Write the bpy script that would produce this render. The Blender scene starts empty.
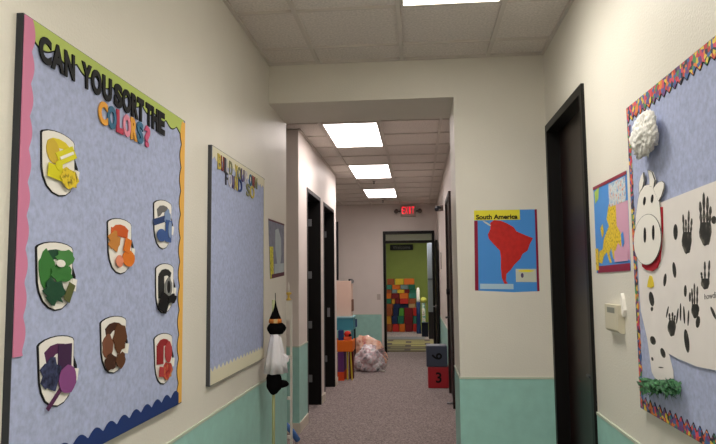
import bpy, bmesh, math, random
from mathutils import Vector, Matrix, noise
random.seed(7)
S = bpy.context.scene
COL = S.collection

# ------------------------------------------------------------------ place
W, D1, DB, D2, H = 1.974, 4.566, 5.185, 13.753, 3.114   # near corridor width, header front/back, end wall, ceiling
XO = 1.337                      # opening jamb
XL, XR = -0.165, 1.475           # far corridor walls
YP, YE = 6.62, 9.72              # far left wall start / end
RAIL = 0.857
YB = 19.6                       # back wall of the room beyond
T = 0.6096                      # ceiling module

# ------------------------------------------------------------------ camera
F, YAW, PITCH, ROLL, XC, ZC = 648.05, -.0917, .0875, -.0107, 1.0643, 1.5449
cf = Vector((math.sin(YAW)*math.cos(PITCH), math.cos(YAW)*math.cos(PITCH), math.sin(PITCH)))
r0 = Vector((math.cos(YAW), -math.sin(YAW), 0)); u0 = r0.cross(cf)
cr = r0*math.cos(ROLL)+u0*math.sin(ROLL); cu = -r0*math.sin(ROLL)+u0*math.cos(ROLL)
CAM = Vector((XC, 0, ZC))
cam = bpy.data.cameras.new('camera'); cam.sensor_width = 36; cam.lens = F*36/716; cam.clip_start = .02
co = bpy.data.objects.new('camera', cam); COL.objects.link(co)
m = Matrix((cr, cu, -cf)).transposed().to_4x4(); m.translation = CAM; co.matrix_world = m
S.camera = co

def un(px, py, ax, val):
    """the point of the plane axis=val that the photograph shows at a pixel"""
    v = cf + cr*((px-358)/F) - cu*((py-222)/F)
    t = (val-CAM[ax])/v[ax]
    return CAM + v*t

class Wall:
    def __init__(s, ax, val, sgn, ua): s.ax, s.val, s.sgn, s.ua = ax, val, sgn, ua
    def P(s, u, v, n=0):
        p = [0, 0, v]; p[s.ua] = u; p[s.ax] = s.val+s.sgn*n
        return Vector(p)
    def uv(s, px, py, n=0):
        p = un(px, py, s.ax, s.val+s.sgn*n); return (p[s.ua], p[2])
LEFT, RIGHT, FRONT, END = Wall(0, 0, 1, 1), Wall(0, W, -1, 1), Wall(1, D1, -1, 0), Wall(1, D2, -1, 0)

# ------------------------------------------------------------------ materials
def srgb(c):
    return tuple(((x/255)/12.92 if x/255 <= .04045 else ((x/255+.055)/1.055)**2.4) for x in c)
MATS = {}
def mat(name, rgb, rough=.6, spec=.5, bump=0, bscale=100, var=0, vscale=8, metal=0, emit=0, ramp=None, detail=2):
    if name in MATS: return MATS[name]
    m = bpy.data.materials.new(name); m.use_nodes = True
    nt = m.node_tree; b = nt.nodes['Principled BSDF']
    c = srgb(rgb)
    b.inputs['Roughness'].default_value = rough
    b.inputs['Specular IOR Level'].default_value = spec
    b.inputs['Metallic'].default_value = metal
    tc = nt.nodes.new('ShaderNodeTexCoord')
    nz = nt.nodes.new('ShaderNodeTexNoise'); nz.inputs['Scale'].default_value = vscale; nz.inputs['Detail'].default_value = detail
    nt.links.new(tc.outputs['Object'], nz.inputs['Vector'])
    rp = nt.nodes.new('ShaderNodeValToRGB')
    lo, hi = tuple(x*(1-var) for x in c), tuple(min(1, x*(1+var)) for x in c)
    rp.color_ramp.elements[0].position = .3; rp.color_ramp.elements[1].position = .7
    rp.color_ramp.elements[0].color = (*lo, 1); rp.color_ramp.elements[1].color = (*hi, 1)
    if ramp:
        rp.color_ramp.elements[0].color = (*srgb(ramp[0]), 1); rp.color_ramp.elements[1].color = (*srgb(ramp[-1]), 1)
        for i, q in enumerate(ramp[1:-1]):
            e = rp.color_ramp.elements.new(.3+.4*(i+1)/(len(ramp)-1)); e.color = (*srgb(q), 1)
    nt.links.new(nz.outputs['Fac'], rp.inputs['Fac']); nt.links.new(rp.outputs['Color'], b.inputs['Base Color'])
    if bump:
        n2 = nt.nodes.new('ShaderNodeTexNoise'); n2.inputs['Scale'].default_value = bscale; n2.inputs['Detail'].default_value = 2
        nt.links.new(tc.outputs['Object'], n2.inputs['Vector'])
        bp = nt.nodes.new('ShaderNodeBump'); bp.inputs['Strength'].default_value = bump; bp.inputs['Distance'].default_value = .004
        nt.links.new(n2.outputs['Fac'], bp.inputs['Height']); nt.links.new(bp.outputs['Normal'], b.inputs['Normal'])
    if emit:
        b.inputs['Emission Color'].default_value = (*c, 1); b.inputs['Emission Strength'].default_value = emit
    MATS[name] = m; return m

PAINT = mat('cream_paint', (226, 221, 209), rough=.42, spec=.35, bump=.4, bscale=110, var=.02, vscale=3)
PAINTF = mat('cream_paint_far', (222, 213, 206), rough=.45, spec=.35, bump=.2, bscale=140, var=.02, vscale=3)
TEAL = mat('teal_panel', (158, 206, 196), rough=.45, spec=.35, bump=.12, bscale=60, var=.05, vscale=12)
RAILM = mat('rail_cap', (196, 205, 186), rough=.4)
TILE = mat('ceiling_tile', (226, 219, 211), rough=.95, spec=.05, bump=.5, bscale=220, var=.12, vscale=70)
GRID = mat('ceiling_grid', (212, 205, 196), rough=.7, spec=.2)
CARPET = mat('carpet', (141, 129, 126), rough=1, spec=.03, bump=.8, bscale=200, vscale=75, var=.55, detail=4)
DARKWOOD = mat('dark_door_wood', (30, 12, 9), rough=.35, spec=.35, var=.3, vscale=20)
BLACKFR = mat('black_door_frame', (9, 7, 7), rough=.45, spec=.25)
REDFR = mat('maroon_frame', (30, 9, 8), rough=.5)
FABRIC = mat('blue_grey_fabric', (172, 180, 210), rough=.95, spec=.05, bump=.2, bscale=400, var=.12, vscale=55, detail=4)
WHITE = mat('white_card', (236, 232, 224), rough=.7, spec=.2)
PAPER = mat('white_paper', (232, 226, 222), rough=.7, spec=.2, bump=.8, bscale=9, var=.03, vscale=6)
BLACK = mat('black_card', (18, 18, 20), rough=.6, spec=.2)
INK = mat('ink_paint', (30, 30, 26), rough=.6, ramp=[(16, 16, 14), (34, 33, 27), (112, 108, 98)], vscale=38)
METAL = mat('aluminium', (150, 150, 152), rough=.35, metal=.8)
STEEL = mat('grey_hinge', (120, 122, 124), rough=.4, metal=.3)
DKMETAL = mat('dark_metal_edge', (40, 44, 52), rough=.4)
BEIGE = mat('thermostat_plastic', (205, 198, 176), rough=.5)
def cmat(name, rgb, **k): return mat(name, rgb, **{**dict(rough=.65, spec=.2), **k})
PINK = cmat('pink_border', (206, 128, 160)); LIME = cmat('lime_border', (180, 196, 104)); AMBER = cmat('amber_border', (232, 178, 84)); NAVY = cmat('navy_border', (34, 56, 112))
CREAMB = cmat('cream_border', (222, 216, 190))

def voronoi_mat(name, cols, scale):
    m = bpy.data.materials.new(name); m.use_nodes = True; nt = m.node_tree; b = nt.nodes['Principled BSDF']
    tc = nt.nodes.new('ShaderNodeTexCoord'); vo = nt.nodes.new('ShaderNodeTexVoronoi'); vo.inputs['Scale'].default_value = scale
    sep = nt.nodes.new('ShaderNodeSeparateColor'); rp = nt.nodes.new('ShaderNodeValToRGB'); rp.color_ramp.interpolation = 'CONSTANT'
    nt.links.new(tc.outputs['Object'], vo.inputs['Vector']); nt.links.new(vo.outputs['Color'], sep.inputs['Color']); nt.links.new(sep.outputs['Red'], rp.inputs['Fac'])
    for i, c in enumerate(cols):
        e = rp.color_ramp.elements[i] if i < 2 else rp.color_ramp.elements.new(i/len(cols))
        e.position = i/len(cols); e.color = (*srgb(c), 1)
    nt.links.new(rp.outputs['Color'], b.inputs['Base Color']); b.inputs['Roughness'].default_value = .6
    return m
CRAYON = voronoi_mat('crayon_border', [(228, 200, 66), (196, 60, 52), (62, 100, 160), (226, 130, 56), (70, 140, 84), (110, 60, 120), (40, 40, 60), (214, 70, 90)], 62)

# ------------------------------------------------------------------ mesh helpers
class MB:
    def __init__(s): s.v, s.f, s.m, s.mats = [], [], [], []
    def mi(s, m):
        if m not in s.mats: s.mats.append(m)
        return s.mats.index(m)
    def add(s, vs, fs, m):
        o = len(s.v); s.v += [Vector(v) for v in vs]; k = s.mi(m)
        for f in fs: s.f.append([i+o for i in f]); s.m.append(k)
        return s
    def box(s, a, b, m):
        x0, y0, z0 = [min(a[i], b[i]) for i in range(3)]; x1, y1, z1 = [max(a[i], b[i]) for i in range(3)]
        return s.add([(x0,y0,z0),(x1,y0,z0),(x1,y1,z0),(x0,y1,z0),(x0,y0,z1),(x1,y0,z1),(x1,y1,z1),(x0,y1,z1)],
              [(0,3,2,1),(4,5,6,7),(0,1,5,4),(1,2,6,5),(2,3,7,6),(3,0,4,7)], m)
    def poly(s, wall, pts, n0, n1, m):
        """flat outline (u,v) on a wall, thick from n0 to n1"""
        k = len(pts)
        vs = [wall.P(u, v, n1) for u, v in pts]+[wall.P(u, v, n0) for u, v in pts]
        fs = [list(range(k)), list(range(2*k-1, k-1, -1))]+[(i, i+k, (i+1) % k+k, (i+1) % k) for i in range(k)]
        return s.add(vs, fs, m)
    def tube(s, pts, rad, m, seg=10, cap=True):
        pts = [Vector(p) for p in pts]; rs = rad if isinstance(rad, (list, tuple)) else [rad]*len(pts)
        vs, fs = [], []
        for i, p in enumerate(pts):
            d = (pts[min(i+1, len(pts)-1)]-pts[max(i-1, 0)]).normalized()
            a = d.orthogonal().normalized() if i == 0 else (pa-d*pa.dot(d)).normalized()
            pa = a; b = d.cross(a)
            for j in range(seg):
                t = 2*math.pi*j/seg; vs.append(p+(a*math.cos(t)+b*math.sin(t))*rs[i])
        for i in range(len(pts)-1):
            for j in range(seg):
                fs.append((i*seg+j, i*seg+(j+1) % seg, (i+1)*seg+(j+1) % seg, (i+1)*seg+j))
        if cap: fs += [list(range(seg))[::-1], list(range((len(pts)-1)*seg, len(pts)*seg))]
        return s.add(vs, fs, m)
    def lathe(s, c, prof, m, seg=20, wob=None):
        vs, fs = [], []
        for i, (r, z) in enumerate(prof):
            for j in range(seg):
                t = 2*math.pi*j/seg; k = wob(t, i) if wob else 1
                vs.append((c[0]+r*k*math.cos(t), c[1]+r*k*math.sin(t), c[2]+z))
        n = len(prof)
        for i in range(n-1):
            for j in range(seg):
                fs.append((i*seg+j, i*seg+(j+1) % seg, (i+1)*seg+(j+1) % seg, (i+1)*seg+j))
        fs += [list(range(seg))[::-1], list(range((n-1)*seg, n*seg))]
        return s.add(vs, fs, m)
    def blob(s, c, r, m, sub=3, amp=.2, fr=3, seed=0):
        bm = bmesh.new(); bmesh.ops.create_icosphere(bm, subdivisions=sub, radius=1)
        for v in bm.verts:
            k = 1+amp*noise.noise(v.co*fr+Vector((seed, seed*2.3, 1)))+amp*.5*noise.noise(v.co*fr*2.3+Vector((seed, 0, 4)))
            v.co = Vector((c[0]+v.co.x*r[0]*k, c[1]+v.co.y*r[1]*k, c[2]+v.co.z*r[2]*k))
        bm.verts.index_update()
        s.add([v.co.copy() for v in bm.verts], [[v.index for v in f.verts] for f in bm.faces], m); bm.free(); return s
    def build(s, name, parent=None, smooth=False, bevel=0):
        xs = [v.x for v in s.v]; ys = [v.y for v in s.v]; zs = [v.z for v in s.v]
        o = Vector(((min(xs)+max(xs))/2, (min(ys)+max(ys))/2, min(zs)))
        me = bpy.data.meshes.new(name); me.from_pydata([v-o for v in s.v], [], s.f)
        for q in s.mats: me.materials.append(q)
        for p, k in zip(me.polygons, s.m): p.material_index = k; p.use_smooth = smooth
        bm = bmesh.new(); bm.from_mesh(me); bmesh.ops.recalc_face_normals(bm, faces=bm.faces); bm.to_mesh(me); bm.free()
        ob = bpy.data.objects.new(name, me); COL.objects.link(ob)
        if parent: ob.parent = parent; ob.location = o-WLOC[parent.name]
        else: ob.location = o
        WLOC[ob.name] = o
        if bevel:
            md = ob.modifiers.new('bevel', 'BEVEL'); md.width = bevel; md.segments = 2
        return ob
WLOC = {}
def tag(o, label, cat, group=None, kind=None):
    o['label'] = label; o['category'] = cat
    if group: o['group'] = group
    if kind: o['kind'] = kind
    return o
def thing(name, loc, label, cat, group=None):
    o = bpy.data.objects.new(name, None); o.empty_display_size = .05; COL.objects.link(o); o.location = loc; WLOC[o.name] = Vector(loc)
    return tag(o, label, cat, group)
def struct(name, mb, parent=None, **k):
    o = mb.build(name, parent, **k)
    if not parent: o['kind'] = 'structure'
    return o
def bx(name, a, b, m, parent=None, bevel=0): return MB().box(a, b, m).build(name, parent, bevel=bevel)

GLY = {}
def glyph(ch, bold=.02):
    if (ch, bold) in GLY: return GLY[(ch, bold)]
    c = bpy.data.curves.new('g', 'FONT'); c.body = ch; c.size = 1; c.offset = bold; c.extrude = .5; c.resolution_u = 4
    o = bpy.data.objects.new('g', c); COL.objects.link(o)
    me = bpy.data.meshes.new_from_object(o.evaluated_get(bpy.context.evaluated_depsgraph_get()))
    vs = [v.co.copy() for v in me.vertices]; fs = [list(p.vertices) for p in me.polygons]
    bpy.data.objects.remove(o); bpy.data.curves.remove(c); bpy.data.meshes.remove(me)
    x0, x1 = min(v.x for v in vs), max(v.x for v in vs); y0, y1 = min(v.y for v in vs), max(v.y for v in vs)
    vs = [((v.x-x0)/(x1-x0), 1-(v.y-y0)/(y1-y0), v.z+.5) for v in vs]
    GLY[(ch, bold)] = (vs, fs, (x1-x0)/(y1-y0)); return GLY[(ch, bold)]
def bil(q, a, b):
    t = [q[0][i]+(q[1][i]-q[0][i])*a for i in (0, 1)]; d = [q[3][i]+(q[2][i]-q[3][i])*a for i in (0, 1)]
    return (t[0]+(d[0]-t[0])*b, t[1]+(d[1]-t[1])*b)
def put_text(mb, body, wall, q, n0, n1, m, bold=.02):
    """text stretched over the wall quad q (top left, top right, bottom right, bottom left)"""
    vs, fs, _ = glyph(body, bold)
    mb.add([wall.P(*bil(q, a, b), n0+(n1-n0)*z) for a, b, z in vs], fs, m); return mb
def quad(wall, pts, n): return [wall.uv(x, y, n) for x, y in pts]
def ell(cx, cy, rx, ry, k=18, rot=0):
    o = []
    for i in range(k):
        t = 2*math.pi*i/k; x, y = rx*math.cos(t), ry*math.sin(t)
        o.append((cx+x*math.cos(rot)-y*math.sin(rot), cy+x*math.sin(rot)+y*math.cos(rot)))
    return o

# ------------------------------------------------------------------ the setting
BK = -8.0   # corridor end behind the viewer
struct('floor', MB().box((-3, BK-.2, -.1), (4, YB+.2, 0), CARPET))

# ceiling: one slab, hung grid, and tile field
c = struct('ceiling', MB().box((-3, BK-.2, H+.012), (4, YB+.2, H+.1), TILE))
g = MB()
def grid(x0, x1, y0, y1, xs, yo):
    for x in xs: g.box((x-.014, y0, H-.004), (x+.014, y1, H+.012), GRID)
    k = math.ceil((y0-yo)/T)
    xx = [x0]+list(xs)+[x1]
    while yo+k*T < y1:
        y = yo+k*T
        for a, b in zip(xx[:-1], xx[1:]): g.box((a+.014, y-.008, H-.002), (b-.014, y+.008, H+.012), GRID)
        k += 1
grid(0, W, BK, D1, [.365, .365+T, .365+2*T], 4.259)
grid(-2.5, XR, DB, D2, [.0954-4*T, .0954-3*T, .0954-2*T, .0954-T, .0954, .705, 1.3146], 6.9896)
for a, b in (((0, BK), (.02, D1)), ((W-.02, BK), (W, D1)), ((0, D1-.02), (W, D1)), ((XR-.02, DB), (XR, D2)), ((XL, YP), (XL+.02, YE)), ((-2.5, D2-.02), (XR, D2))):
    g.box((a[0], a[1], H-.006), (b[0], b[1], H+.012), GRID)
g.build('ceiling_grid', c)

# near corridor
struct('wall_left', MB().box((-.13, BK, 0), (0, DB, H), PAINT))
RD = (3.522, 4.517, 2.585)     # near right door rough opening
struct('wall_right', MB().box((W, BK, 0), (W+.13, RD[0]+.0, H), PAINT).box((W, RD[0], RD[2]), (W+.13, RD[1], H), PAINT).box((W, RD[1], 0), (W+.13, D1+.2, H), PAINT))
struct('wall_back', MB().box((-.13, BK-.12, 0), (W+.13, BK, H), PAINT))
struct('wall_front', MB().box((XO, D1, 0), (W, DB, H), PAINT))
struct('wall_header', MB().box((0, D1, 2.828), (XO, DB, H), PAINT))
# far corridor
def openwall(x0, x1, ya, yb, doors, m):
    b = MB(); y = ya
    for d0, d1, h in doors:
        b.box((x0, y, 0), (x1, d0, H), m); b.box((x0, d0, h), (x1, d1, H), m); y = d1
    b.box((x0, y, 0), (x1, yb, H), m); return b
LD = [(7.13, 8.13, 2.575), (8.41, 9.46, 2.56)]
struct('wall_far_left', openwall(XL-.16, XL, YP, YE, LD, PAINTF))
struct('wall_pillar', MB().box((-2.5, YP, 0), (XL-.16, YP+.12, H), PAINTF))
struct('wall_partition', MB().box((-2.5, 8.2, 0), (XL-.16, 8.32, H), PAINTF))
struct('wall_recess', MB().box((-2.5, YE-.12, 0), (XL-.16, YE, H), PAINTF))
struct('wall_side', MB().box((-2.62, DB-.2, 0), (-2.5, D2+.1, H), PAINTF))
struct('wall_cross', MB().box((-2.5, DB-.12, 0), (-.13, DB, H), PAINTF))
FR = [(7.9, 9.0, 2.6)]
struct('wall_far_right', openwall(XR, XR+.14, DB, D2, FR, PAINTF))
ED = (.328, 1.415, 2.545)
struct('wall_end', MB().box((-2.5, D2, 0), (ED[0], D2+.13, H), PAINTF).box((ED[0], D2, ED[2]), (ED[1], D2+.13, H), PAINTF).box((ED[1], D2, 0), (4, D2+.13, H), PAINTF))
# room beyond
GREEN = mat('green_paint', (130, 146, 62), rough=.6, var=.03)
OFFW = mat('offwhite_paint', (215, 214, 205), rough=.6)
struct('wall_beyond', MB().box((-2.6, YB, 0), (4, YB+.12, 2.66), GREEN).box((-2.6, YB, 2.66), (4, YB+.12, H), OFFW))
struct('wall_beyond_left', MB().box((-2.7, D2+.13, 0), (-2.6, YB, H), GREEN))
struct('wall_beyond_right', MB().box((2.6, D2+.13, 0), (2.7, YB, H), GREEN))

# wainscot and rails
def wains(name, parts):
    b = MB()
    for (a, c) in parts: b.box(a, c, TEAL)
    o = struct(name, b)
    cp = MB()
    for (a, c) in parts: 
        x0, y0, x1, y1 = a[0], a[1], c[0], c[1]; z = c[2]
        cp.box((x0-(.003 if x1-x0 < .1 else 0), y0-(.003 if y1-y0 < .1 else 0), z-.002), (x1+(.003 if x1-x0 < .1 else 0), y1+(.003 if y1-y0 < .1 else 0), z+.011), RAILM)
    cp.build('rail', o)
    return o
t = .005
wains('trim_1', [((0, BK, 0), (t, DB, RAIL))])
wains('trim_2', [((W-t, BK, 0), (W, RD[0]-.002, RAIL-.02))])
wains('trim_3', [((XO, D1-t, 0), (W, D1, RAIL))])
wains('trim_4', [((XO-t, D1-t, 0), (XO, DB, RAIL))])
wains('trim_5', [((XL, YP-t, 0), (XL+t, LD[0][0]-.01, RAIL)), ((-2.5, YP-t, 0), (XL, YP, RAIL))])
wains('trim_7', [((-2.5, D2-t, 0), (ED[0]-.05, D2, .79))])
wains('trim_8', [((XR-t, FR[0][1]+.06, 0), (XR, D2, .8))])
BASE = mat('baseboard_cream', (214, 206, 190), rough=.5)
struct('baseboard_left', MB().box((XL, YP-.012, 0), (XL+.014, LD[0][0]-.01, .1), BASE).box((-2.5, YP-.014, 0), (XL+.014, YP, .1), BASE).box((XL, LD[0][1]+.005, 0), (XL+.014, LD[1][0]-.005, .1), BASE).box((XL, LD[1][1]+.005, 0), (XL+.014, YE, .1), BASE))
struct('baseboard_end', MB().box((-2.5, D2-.014, 0), (ED[0]-.05, D2, .1), BASE))
struct('baseboard_near', MB().box((t, BK, 0), (t+.012, DB, .1), BASE))
struct('baseboard_front', MB().box((XO, D1-.017, 0), (W, D1-t, .1), BASE))

# doors ---------------------------------------------------------------
# door_1: near right
d = bpy.data.objects.new('door_1', None); COL.objects.link(d); d.location = (W, RD[0], 0); WLOC['door_1'] = Vector((W, RD[0], 0)); d['kind'] = 'structure'
y0, y1, z1 = RD
MB().box((W-.018, y0, 0), (W+.13, y0+.045, z1), BLACKFR).box((W-.018, y1-.045, 0), (W+.13, y1, z1), BLACKFR).box((W-.018, y0+.045, z1-.05), (W+.13, y1-.045, z1), BLACKFR).build('frame', d)
bx('leaf', (W+.07, y0+.045, .005), (W+.115, y1-.045, z1-.05), DARKWOOD, d)
def lever(parent, x, y, z, sx, sy, mt=METAL):
    MB().lathe((x, y, z-.03), [(.026, 0), (.028, .03), (.026, .06)], mt, 12).tube([(x, y, z), (x+sx*.06, y, z), (x+sx*.06, y+sy*.1, z)], .009, mt, 8).build('handle', parent, smooth=True)
lever(d, W+.07, y0+.12, 1.0, -1, 1, DKMETAL)
# door_2, door_3: far left, opened inwards, lined with dark frames
for i, (a, b, h) in enumerate(LD):
    nm = 'door_%d' % (i+2)
    d = bpy.data.objects.new(nm, None); COL.objects.link(d); d.location = (XL, a, 0); WLOC[nm] = Vector((XL, a, 0)); d['kind'] = 'structure'
    MB().box((XL-.17, a, 0), (XL+.006, a+.04, h), BLACKFR).box((XL-.17, b-.04, 0), (XL+.006, b, h), BLACKFR).box((XL-.17, a+.04, h-.045), (XL+.006, b-.04, h), BLACKFR).build('frame', d)
    bx('leaf', (XL-1.09, b-.085, .006), (XL-.18, b-.041, h-.05), BLACKFR, d)
    for z in ((2.26, 1.6, .98, .32) if i == 0 else (2.2, .4)):
        MB().box((XL-.155, b-.046, z-.045), (XL-.105, b-.04, z+.045), STEEL).tube([(XL-.16, b-.05, z-.05), (XL-.16, b-.05, z+.05)], .007, STEEL, 8).build('hinge', d)
    if i == 1: MB().box((XL-.10, b-.046, 1.0), (XL-.06, b-.04, 1.13), METAL).build('strike_plate', d)
# door_4: far right
a, b, h = FR[0]
d = bpy.data.objects.new('door_4', None); COL.objects.link(d); d.location = (XR, a, 0); WLOC['door_4'] = Vector((XR, a, 0)); d['kind'] = 'structure'
MB().box((XR-.028, a, 0), (XR+.14, a+.06, h), REDFR).box((XR-.028, b-.06, 0), (XR+.14, b, h), REDFR).box((XR-.028, a+.06, h-.05), (XR+.14, b-.06, h), REDFR).build('frame', d)
bx('leaf', (XR+.0, a+.06, .006), (XR+.045, b-.06, h-.05), DARKWOOD, d)
MB().box((XR-.004, 8.80, .93), (XR+.001, 8.85, 1.09), METAL).tube([(XR, 8.825, 1.02), (XR-.055, 8.825, 1.02), (XR-.055, 8.70, 1.02)], .011, DKMETAL, 8).build('handle', d)
MB().tube([(XR, 8.825, 1.36), (XR-.04, 8.825, 1.36)], .04, BLACK, 14).build('lock', d)
# door_5: end door with transom, leaf swung into the corridor
d = bpy.data.objects.new('door_5', None); COL.objects.link(d); d.location = (.87, D2, 0); WLOC['door_5'] = Vector((.87, D2, 0)); d['kind'] = 'structure'
x0, x1, h = ED
MB().box((x0, D2-.02, 0), (x0+.055, D2+.13, h), BLACKFR).box((x1-.055, D2-.02, 0), (x1, D2+.13, h), BLACKFR).box((x0+.055, D2-.02, h-.06), (x1-.055, D2+.13, h), BLACKFR).box((x0+.055, D2-.01, 2.29), (x1-.055, D2+.08, 2.345), BLACKFR).build('frame', d)
GLASS = bpy.data.materials.new('clear_glass'); GLASS.use_nodes = True
gb = GLASS.node_tree.nodes['Principled BSDF']; gb.inputs['Transmission Weight'].default_value = 1; gb.inputs['Roughness'].default_value = .02; gb.inputs['IOR'].default_value = 1.1
bx('transom_glass', (x0+.055, D2+.04, 2.345), (x1-.055, D2+.046, h-.06), GLASS, d)
bx('leaf', (x1-.01, D2-.97, .006), (x1+.034, D2-.025, 2.29), BLACKFR, d)
lever(d, x1-.01, D2-.88, .99, -1, 1, METAL)

# ------------------------------------------------------------------ ceiling lights
def emis(name, rgb, k):
    return mat(name, rgb, emit=k, rough=.5)
WARM, PINKW, ROOM = emis('warm_diffuser', (255, 251, 240), 3.6), emis('cool_diffuser', (255, 244, 240), 4.6), emis('fill_diffuser', (255, 248, 240), 14)
SPREAD = math.radians(140)
def ceil_light(x, y, m, label, power, col):
    o = thing('ceiling_light', (x+T/2, y+T, H), label, 'ceiling light', 'lay-in ceiling lights')
    f = MB(); w, l = T, 2*T
    f.box((x+.017, y+.012, H-.006), (x+.034, y+l-.012, H+.011), GRID).box((x+w-.034, y+.012, H-.006), (x+w-.017, y+l-.012, H+.011), GRID)
    f.box((x+.034, y+.012, H-.006), (x+w-.034, y+.03, H+.011), GRID).box((x+.034, y+l-.03, H-.006), (x+w-.034, y+l-.012, H+.011), GRID)
    f.build('light_frame', o)
    bx('diffuser', (x+.034, y+.03, H-.002), (x+w-.034, y+l-.03, H+.008), m, o)
    la = bpy.data.lights.new('lamp', 'AREA'); la.shape = 'RECTANGLE'; la.size = w-.07; la.size_y = l-.07; la.energy = power; la.color = [c_**1.0 for c_ in col]; la.spread = SPREAD
    lo = bpy.data.objects.new('lamp', la); COL.objects.link(lo); lo.parent = o; lo.location = (0, 0, -.005)
PN, PF, PR, CN, CF = 8.0, 4.5, 12.0, srgb((255, 250, 243)), srgb((255, 245, 242))
ceil_light(.365+T, 4.259-3*T, WARM, 'warm white ceiling light panel overhead, cut by the top of the photo', 6.5, CN)
ceil_light(.365+T, 4.259-7*T, WARM, 'warm white ceiling light panel above the viewer', 10.5, CN)
for k in (11, 15, 19): ceil_light(.365+T, 4.259-k*T, WARM, 'added warm white ceiling light panel, unseen behind the viewer', PN, CN)  # extra unseen panels, added to throw more light on the lower walls
s3 = 6.9896
ceil_light(.705-T, s3-T, PINKW, 'white ceiling light panel just past the header, largest of the row of three', PF, CF)
ceil_light(.705-T, s3+3*T, PINKW, 'white ceiling light panel, middle of the far corridor row of three', PF, CF)
ceil_light(.705-T, s3+7*T, PINKW, 'white ceiling light panel nearest the exit sign', PF, CF)
ceil_light(.705, 16.25, ROOM, 'added ceiling light panel, out of view, brightening the green playroom beyond the end door', PR, CN)  # lamp added out of view to brighten the green room
SPR = mat('sprinkler', (90, 86, 82), rough=.4, metal=.5)
for px, py, l in ((374, 181.5, 'small dark ceiling sprinkler just past the middle light panel'), (383, 200.5, 'small dark ceiling sprinkler beyond the farthest light panel')):
    p = un(px, py, 2, H)
    tag(MB().lathe((p.x, p.y, H-.04), [(.008, 0), (.02, .008), (.008, .012), (.008, .03), (.024, .036), (.024, .0415)], SPR, 14).build('sprinkler_head', smooth=True), l, 'sprinkler')

# ------------------------------------------------------------------ bulletin boards
def wave_strip(wall, p0, p1, inward, w, amp, per, ext=0, sharp=False):
    (u0, v0), (u1, v1) = p0, p1; L = math.hypot(u1-u0, v1-v0); k = max(8, int(L/per*10)); inner = []
    for i in range(k+1):
        s = i/k; ph = s*L/per
        wv = abs(math.sin(math.pi*ph)) if not sharp else 2*abs(ph % 1-.5)
        d = w+amp*(wv-.5)+ext
        inner.append((u0+(u1-u0)*s+inward[0]*d, v0+(v1-v0)*s+inward[1]*d))
    return [p0, p1]+inner[::-1]
def border(parent, wall, p0, p1, inward, w, amp, per, m, edge=True, n=.019, sharp=False, name='border'):
    o = MB().poly(wall, wave_strip(wall, p0, p1, inward, w, amp, per, 0, sharp), n, n+.0015, m).build(name, parent)
    if edge:
        MB().poly(wall, wave_strip(wall, p0, p1, inward, w, amp, per, .005, sharp), n-.0006, n+.0004, BLACK).build('border_edge', o)
def board(wall, ua, ub, va, vb, label, frame_m, e=.012):
    o = thing('bulletin_board', wall.P((ua+ub)/2, va), label, 'bulletin board')
    MB().poly(wall, [(ua+e, va+e), (ub-e, va+e), (ub-e, vb-e), (ua+e, vb-e)], .003, .018, FABRIC).build('panel', o)
    f = MB()
    for a, b, c2, d2 in ((ua, ua+e, va, vb), (ub-e, ub, va, vb), (ua+e, ub-e, va, va+e), (ua+e, ub-e, vb-e, vb)):
        f.poly(wall, [(a, c2), (b, c2), (b, d2), (a, d2)], 0, .0195, frame_m)
    f.build('frame', o)
    return o

# first board, left wall
A0, A1, AZ0, AZ1 = 1.598, 2.815, 1.012, 2.268
b1 = board(LEFT, A0, A1, AZ0, AZ1, 'large blue-grey bulletin board with colour-sorting heading, nearest on left wall', DKMETAL, .003)
border(b1, LEFT, (A0+.003, AZ1-.003), (A0+.003, 1.352), (1, 0), .044, .014, .09, PINK, edge=False, n=.0205)
border(b1, LEFT, (A0+.036, AZ1-.002), (A1-.02, AZ1-.002), (0, -1), .056, .022, .12, LIME)
border(b1, LEFT, (A1-.002, AZ1-.01), (A1-.002, AZ0+.005), (-1, 0), .046, .018, .105, AMBER, n=.0195)
border(b1, LEFT, (A0+.012, AZ0+.002), (A1-.04, AZ0+.002), (0, 1), .05, .024, .098, NAVY, edge=False, n=.0200)
def letters(parent, wall, items, top, bot, n=.0208, bold=.05, th=.004):
    (xa, ya), (xb, yb) = top; (xc, yc), (xd, yd) = bot
    for ch, x0, x1, m in items:
        ty = lambda x: ya+(yb-ya)*(x-xa)/(xb-xa); by = lambda x: yc+(yd-yc)*(x-xc)/(xd-xc)
        q = quad(wall, ((x0, ty(x0)), (x1, ty(x1)), (x1, by(x1)), (x0, by(x0))), n)
        o = put_text(MB(), ch, wall, q, n, n+th, m, bold).build('letter', parent)
OR, TB, CR, PK, PK2 = cmat('letter_orange', (226, 160, 66)), cmat('letter_teal', (62, 108, 138)), cmat('letter_crimson', (186, 62, 84)), cmat('letter_pink', (222, 140, 160)), cmat('letter_rose', (204, 92, 126))
letters(b1, LEFT, [('C', 38.4, 50.6, BLACK), ('A', 50.6, 63.4, BLACK), ('N', 64, 74, BLACK), ('Y', 81.2, 91, BLACK), ('O', 90.8, 101, BLACK), ('U', 102, 111.2, BLACK),
    ('S', 113.6, 121.8, BLACK), ('O', 121.8, 130.4, BLACK), ('R', 130.8, 137.6, BLACK), ('T', 137, 143.4, BLACK), ('T', 145.4, 151, BLACK), ('H', 151.4, 157.6, BLACK), ('E', 158, 164.2, BLACK)],
    ((44, 36.5), (161, 112)), ((44, 63.5), (161, 134)))
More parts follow.
